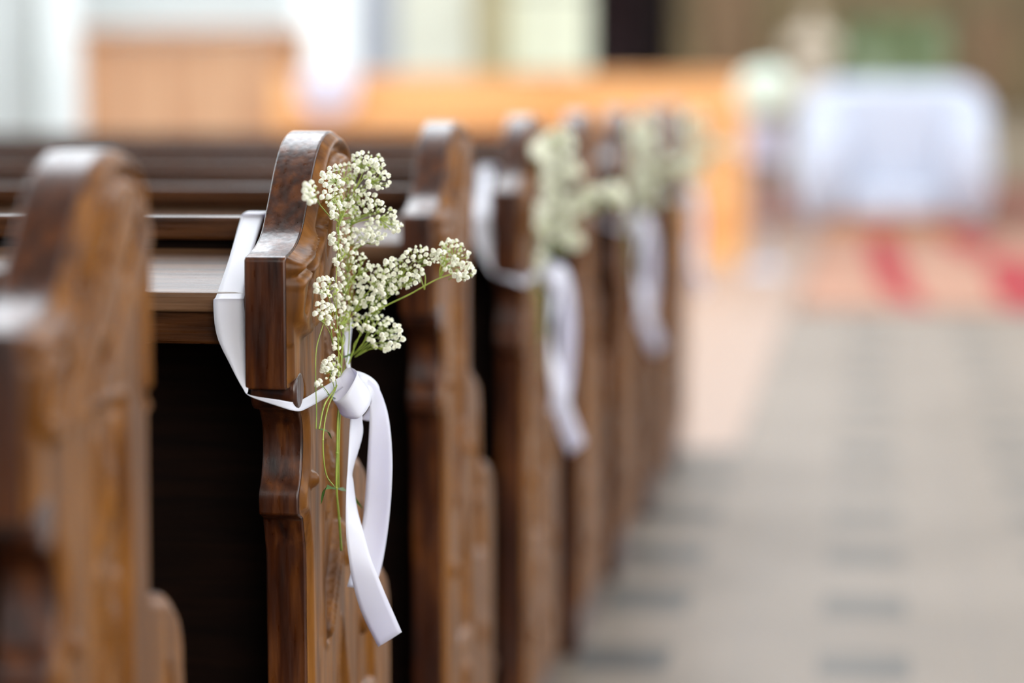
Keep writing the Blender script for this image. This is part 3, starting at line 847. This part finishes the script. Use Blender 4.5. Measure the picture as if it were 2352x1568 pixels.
CL = [  # cx, cy, rx, ry, tilt, base point of the cluster (px)
 (843, 375, 38, 24, .1, (812, 440)), (867, 412, 28, 22, 0, (820, 450)), (713, 442, 18, 24, 0, (760, 500)), (776, 404, 44, 25, -.35, (790, 480)),
 (789, 449, 50, 36, 0, (778, 520)), (868, 484, 66, 25, .72, (800, 520)), (794, 492, 32, 22, 0, (776, 540)), (854, 537, 30, 22, .2, (800, 590)),
 (796, 549, 38, 28, 0, (780, 600)), (812, 612, 46, 36, .3, (790, 680)), (884, 642, 46, 34, .3, (812, 720)), (932, 625, 38, 34, -.2, (850, 722)),
 (968, 587, 38, 20, .1, (975, 665)), (1040, 588, 36, 36, .2, (1010, 640)), (1062, 622, 26, 24, .2, (1030, 642)), (749, 661, 28, 22, .3, (775, 730)), (807, 676, 42, 36, .3, (790, 750)),
 (745, 714, 24, 20, 0, (765, 790)), (780, 732, 38, 28, .2, (785, 800)), (867, 696, 20, 22, 0, (826, 770)), (868, 750, 54, 26, .25, (812, 815)), (885, 778, 40, 26, .1, (815, 820)),
 (776, 790, 13, 12, 0, (780, 840)), (760, 845, 20, 30, 0, (770, 900)), (735, 878, 8, 8, 0, (765, 920)), (905, 610, 22, 16, .2, (850, 700))]
def depth(px, j=0.0):
    """the bunch leans on the aisle face of the pew end"""
    y = .527 * FPX / (2000 - px)
    return min(max(y, 2.43), 2.655) + j
def make_bouquet(full=True, seed=3):
    rnd = random.Random(seed)
    t = empty('babys_breath_bunch'); o0 = Vector((XR, Y1, 0))
    W = lambda px, py, j=0: at(px, py, Y=depth(px, j)) - o0
    # main stems
    trunks = [[(784, 1264), (779, 1190), (773, 1120), (774, 1040), (776, 960), (782, 880), (786, 800), (790, 740), (792, 680)],
              [(778, 1120), (778, 1040), (781, 950), (790, 880), (806, 820), (826, 770), (850, 722), (880, 700)],
              [(768, 1118), (748, 1085), (742, 1010), (752, 940), (775, 880), (778, 820), (774, 740), (772, 640), (778, 560), (778, 520)],
              [(726, 985), (727, 940), (725, 870), (727, 800), (742, 745), (752, 700)],
              [(733, 985), (745, 930), (770, 890), (796, 830), (803, 740), (798, 620), (805, 540), (812, 440)],
              [(850, 722), (890, 700), (942, 675), (1000, 643), (1040, 628)]]
    for i, tr in enumerate(trunks):
        bm = bmesh.new(); pts = cr([W(x, y, -.004 * (i % 3)) for x, y in tr], 6)
        r0 = (.0013, .0010, .0007, .0006, .0008, .0009)[i]
        tube(bm, pts, r0, r0 * .6, 8)
        for q in tr[1:-1]:
            if i in (0, 2, 4) and rnd.random() < .6:
                bmesh.ops.create_icosphere(bm, subdivisions=1, radius=r0 * 1.5, matrix=Matrix.Translation(W(*q, -.004 * (i % 3))))
        obj('stem', bm, M['stem'], t, True)
    # leaves
    for a, b, c, wd in (((772, 1122), (748, 1120), (737, 1158), .0022), ((776, 1122), (800, 1128), (833, 1168), .0022), ((772, 915), (752, 905), (741, 890), .0012), ((784, 950), (795, 940), (800, 958), .0018), ((735, 985), (752, 990), (762, 1008), .0012), ((786, 820), (806, 815), (830, 800), .0018), ((782, 860), (765, 850), (756, 870), .0014)):
        P = cr([W(*a), W(*b, .004), W(*c, -.004)], 8); bm = bmesh.new(); prev = None; n = len(P)
        for k, p in enumerate(P):
            d = (P[min(k + 1, n - 1)] - P[max(k - 1, 0)]).normalized(); s = d.cross(Vector((-.2, -1, .1))).normalized()
            w_ = wd * math.sin(PI * min(1, .08 + .92 * k / (n - 1))) ** .8 + .0001
            row = [bm.verts.new(p - s * w_), bm.verts.new(p + Vector((0, .0006, 0))), bm.verts.new(p + s * w_)]
            if prev:
                for q in range(2): bm.faces.new((prev[q], prev[q + 1], row[q + 1], row[q]))
            prev = row
        bmesh.ops.solidify(bm, geom=list(bm.faces), thickness=.0003)
        obj('leaf', bm, M['leaf'], t, True)
    # florets
    fl = []; placed = []
    for (cx, cy, rx, ry, tl_, base) in CL:
        want = int(PI * rx * ry / (118 if full else 85)) + 3
        got = 0; tries = 0
        B = W(*base)
        nodes = []
        nn = max(2, want // 6)
        for q in range(nn):
            a = rnd.uniform(0, 2 * PI); r = math.sqrt(rnd.random()) * .6
            x = cx + math.cos(a) * rx * r; y = cy + math.sin(a) * ry * r
            nodes.append((x * .72 + base[0] * .28, y * .72 + base[1] * .28, rnd.uniform(-.012, .010)))
        while got < want and tries < 1500:
            tries += 1
            a = rnd.uniform(0, 2 * PI); r = math.sqrt(rnd.random())
            u, v = math.cos(a) * rx * r, math.sin(a) * ry * r
            x = cx + u * math.cos(tl_) - v * math.sin(tl_); y = cy + u * math.sin(tl_) + v * math.cos(tl_)
            if any((x - p[0]) ** 2 + (y - p[1]) ** 2 < (9.0 if full else 7.6) ** 2 for p in placed): continue
            placed.append((x, y)); got += 1
            fl.append((x, y, rnd.uniform(-.022, .014), nodes, base))
    pm = bmesh.new(); done = set()
    items = []
    for (x, y, j, nodes, base) in fl:
        p = W(x, y, j)
        nd = min(nodes, key=lambda n: (n[0] - x) ** 2 + (n[1] - y) ** 2 + rnd.uniform(0, 60))
        N = W(nd[0], nd[1], nd[2])
        key = (round(nd[0], 2), round(nd[1], 2))
        if key not in done:
            done.add(key)
            B = W(*base); mid = B.lerp(N, .5) + Vector((rnd.uniform(-.004, .004), rnd.uniform(-.004, .004), .001))
            tube(pm, cr([B, mid, N], 4), .0006, .00042, 5)
        d = (p - N)
        if d.length < .003: d = Vector((rnd.uniform(-.5, .5), -.6, .6)) * .004
        mid = N.lerp(p, .5) + Vector((rnd.uniform(-.0015, .0015), rnd.uniform(-.0015, .0015), -.0012))
        tube(pm, cr([N, mid, p - d.normalized() * .0015], 3), .00036, .00028, 4)
        dirv = (d.normalized() + Vector((rnd.uniform(-.4, .4), -.55 + rnd.uniform(-.4, .4), .35 + rnd.uniform(-.3, .3)))).normalized()
        k = rnd.choice((0, 1, 2, 0, 1, 2, 3)); s = rnd.uniform(.85, 1.18) * (.8 if k == 3 else 1)
        q = dirv.to_track_quat('Z', 'Y').to_matrix().to_4x4()
        items.append((p, q, k, s if full else s * 1.3))
    tag(obj('flower_stalks', pm, M['stem'], t), kind='stuff')
    items.sort(key=lambda it: it[0].y - .3 * it[3] * .01)
    nsep = 100 if full else 0
    protos = []
    if full:
        for k in range(4):
            bm = bmesh.new(); floret_mesh(bm, k, Matrix.Identity(4)); me = bpy.data.meshes.new('floret'); bm.to_mesh(me); bm.free()
            me.materials.append(M['petal']); me.materials.append(M['calyx']); protos.append(me)
    for p, q, k, s in items[:nsep]:
        o = bpy.data.objects.new('floret', protos[k]); C.objects.link(o); o.parent = t
        o.matrix_local = Matrix.Translation(p) @ q @ Matrix.Scale(s, 4)
    bm = bmesh.new()
    for p, q, k, s in items[nsep:]:
        floret_mesh(bm, k, Matrix.Translation(p) @ q @ Matrix.Scale(s, 4))
    tag(obj('floret_mass', bm, [M['petal'], M['calyx']], t), kind='stuff')
    return t
bq = make_bouquet(True); bq.location = (XR, Y1, 0)
tag(bq, "sharp bunch of white baby's breath tied to the in-focus pew end", 'flowers', "baby's breath bunches on the pew ends")
b2 = make_bouquet(False, 11)
for i, (k, lb) in enumerate(((3, "slightly blurred cream baby's breath bunch, second along the row"), (5, "blurred pale green baby's breath bunch, third along the row"), (7, "very blurred small baby's breath bunch on the last dark pew"))):
    b = b2 if i == 0 else copy_tree(b2)
    b.location = (XR, PY[k], 0); tag(b, lb, 'flowers', "baby's breath bunches on the pew ends")
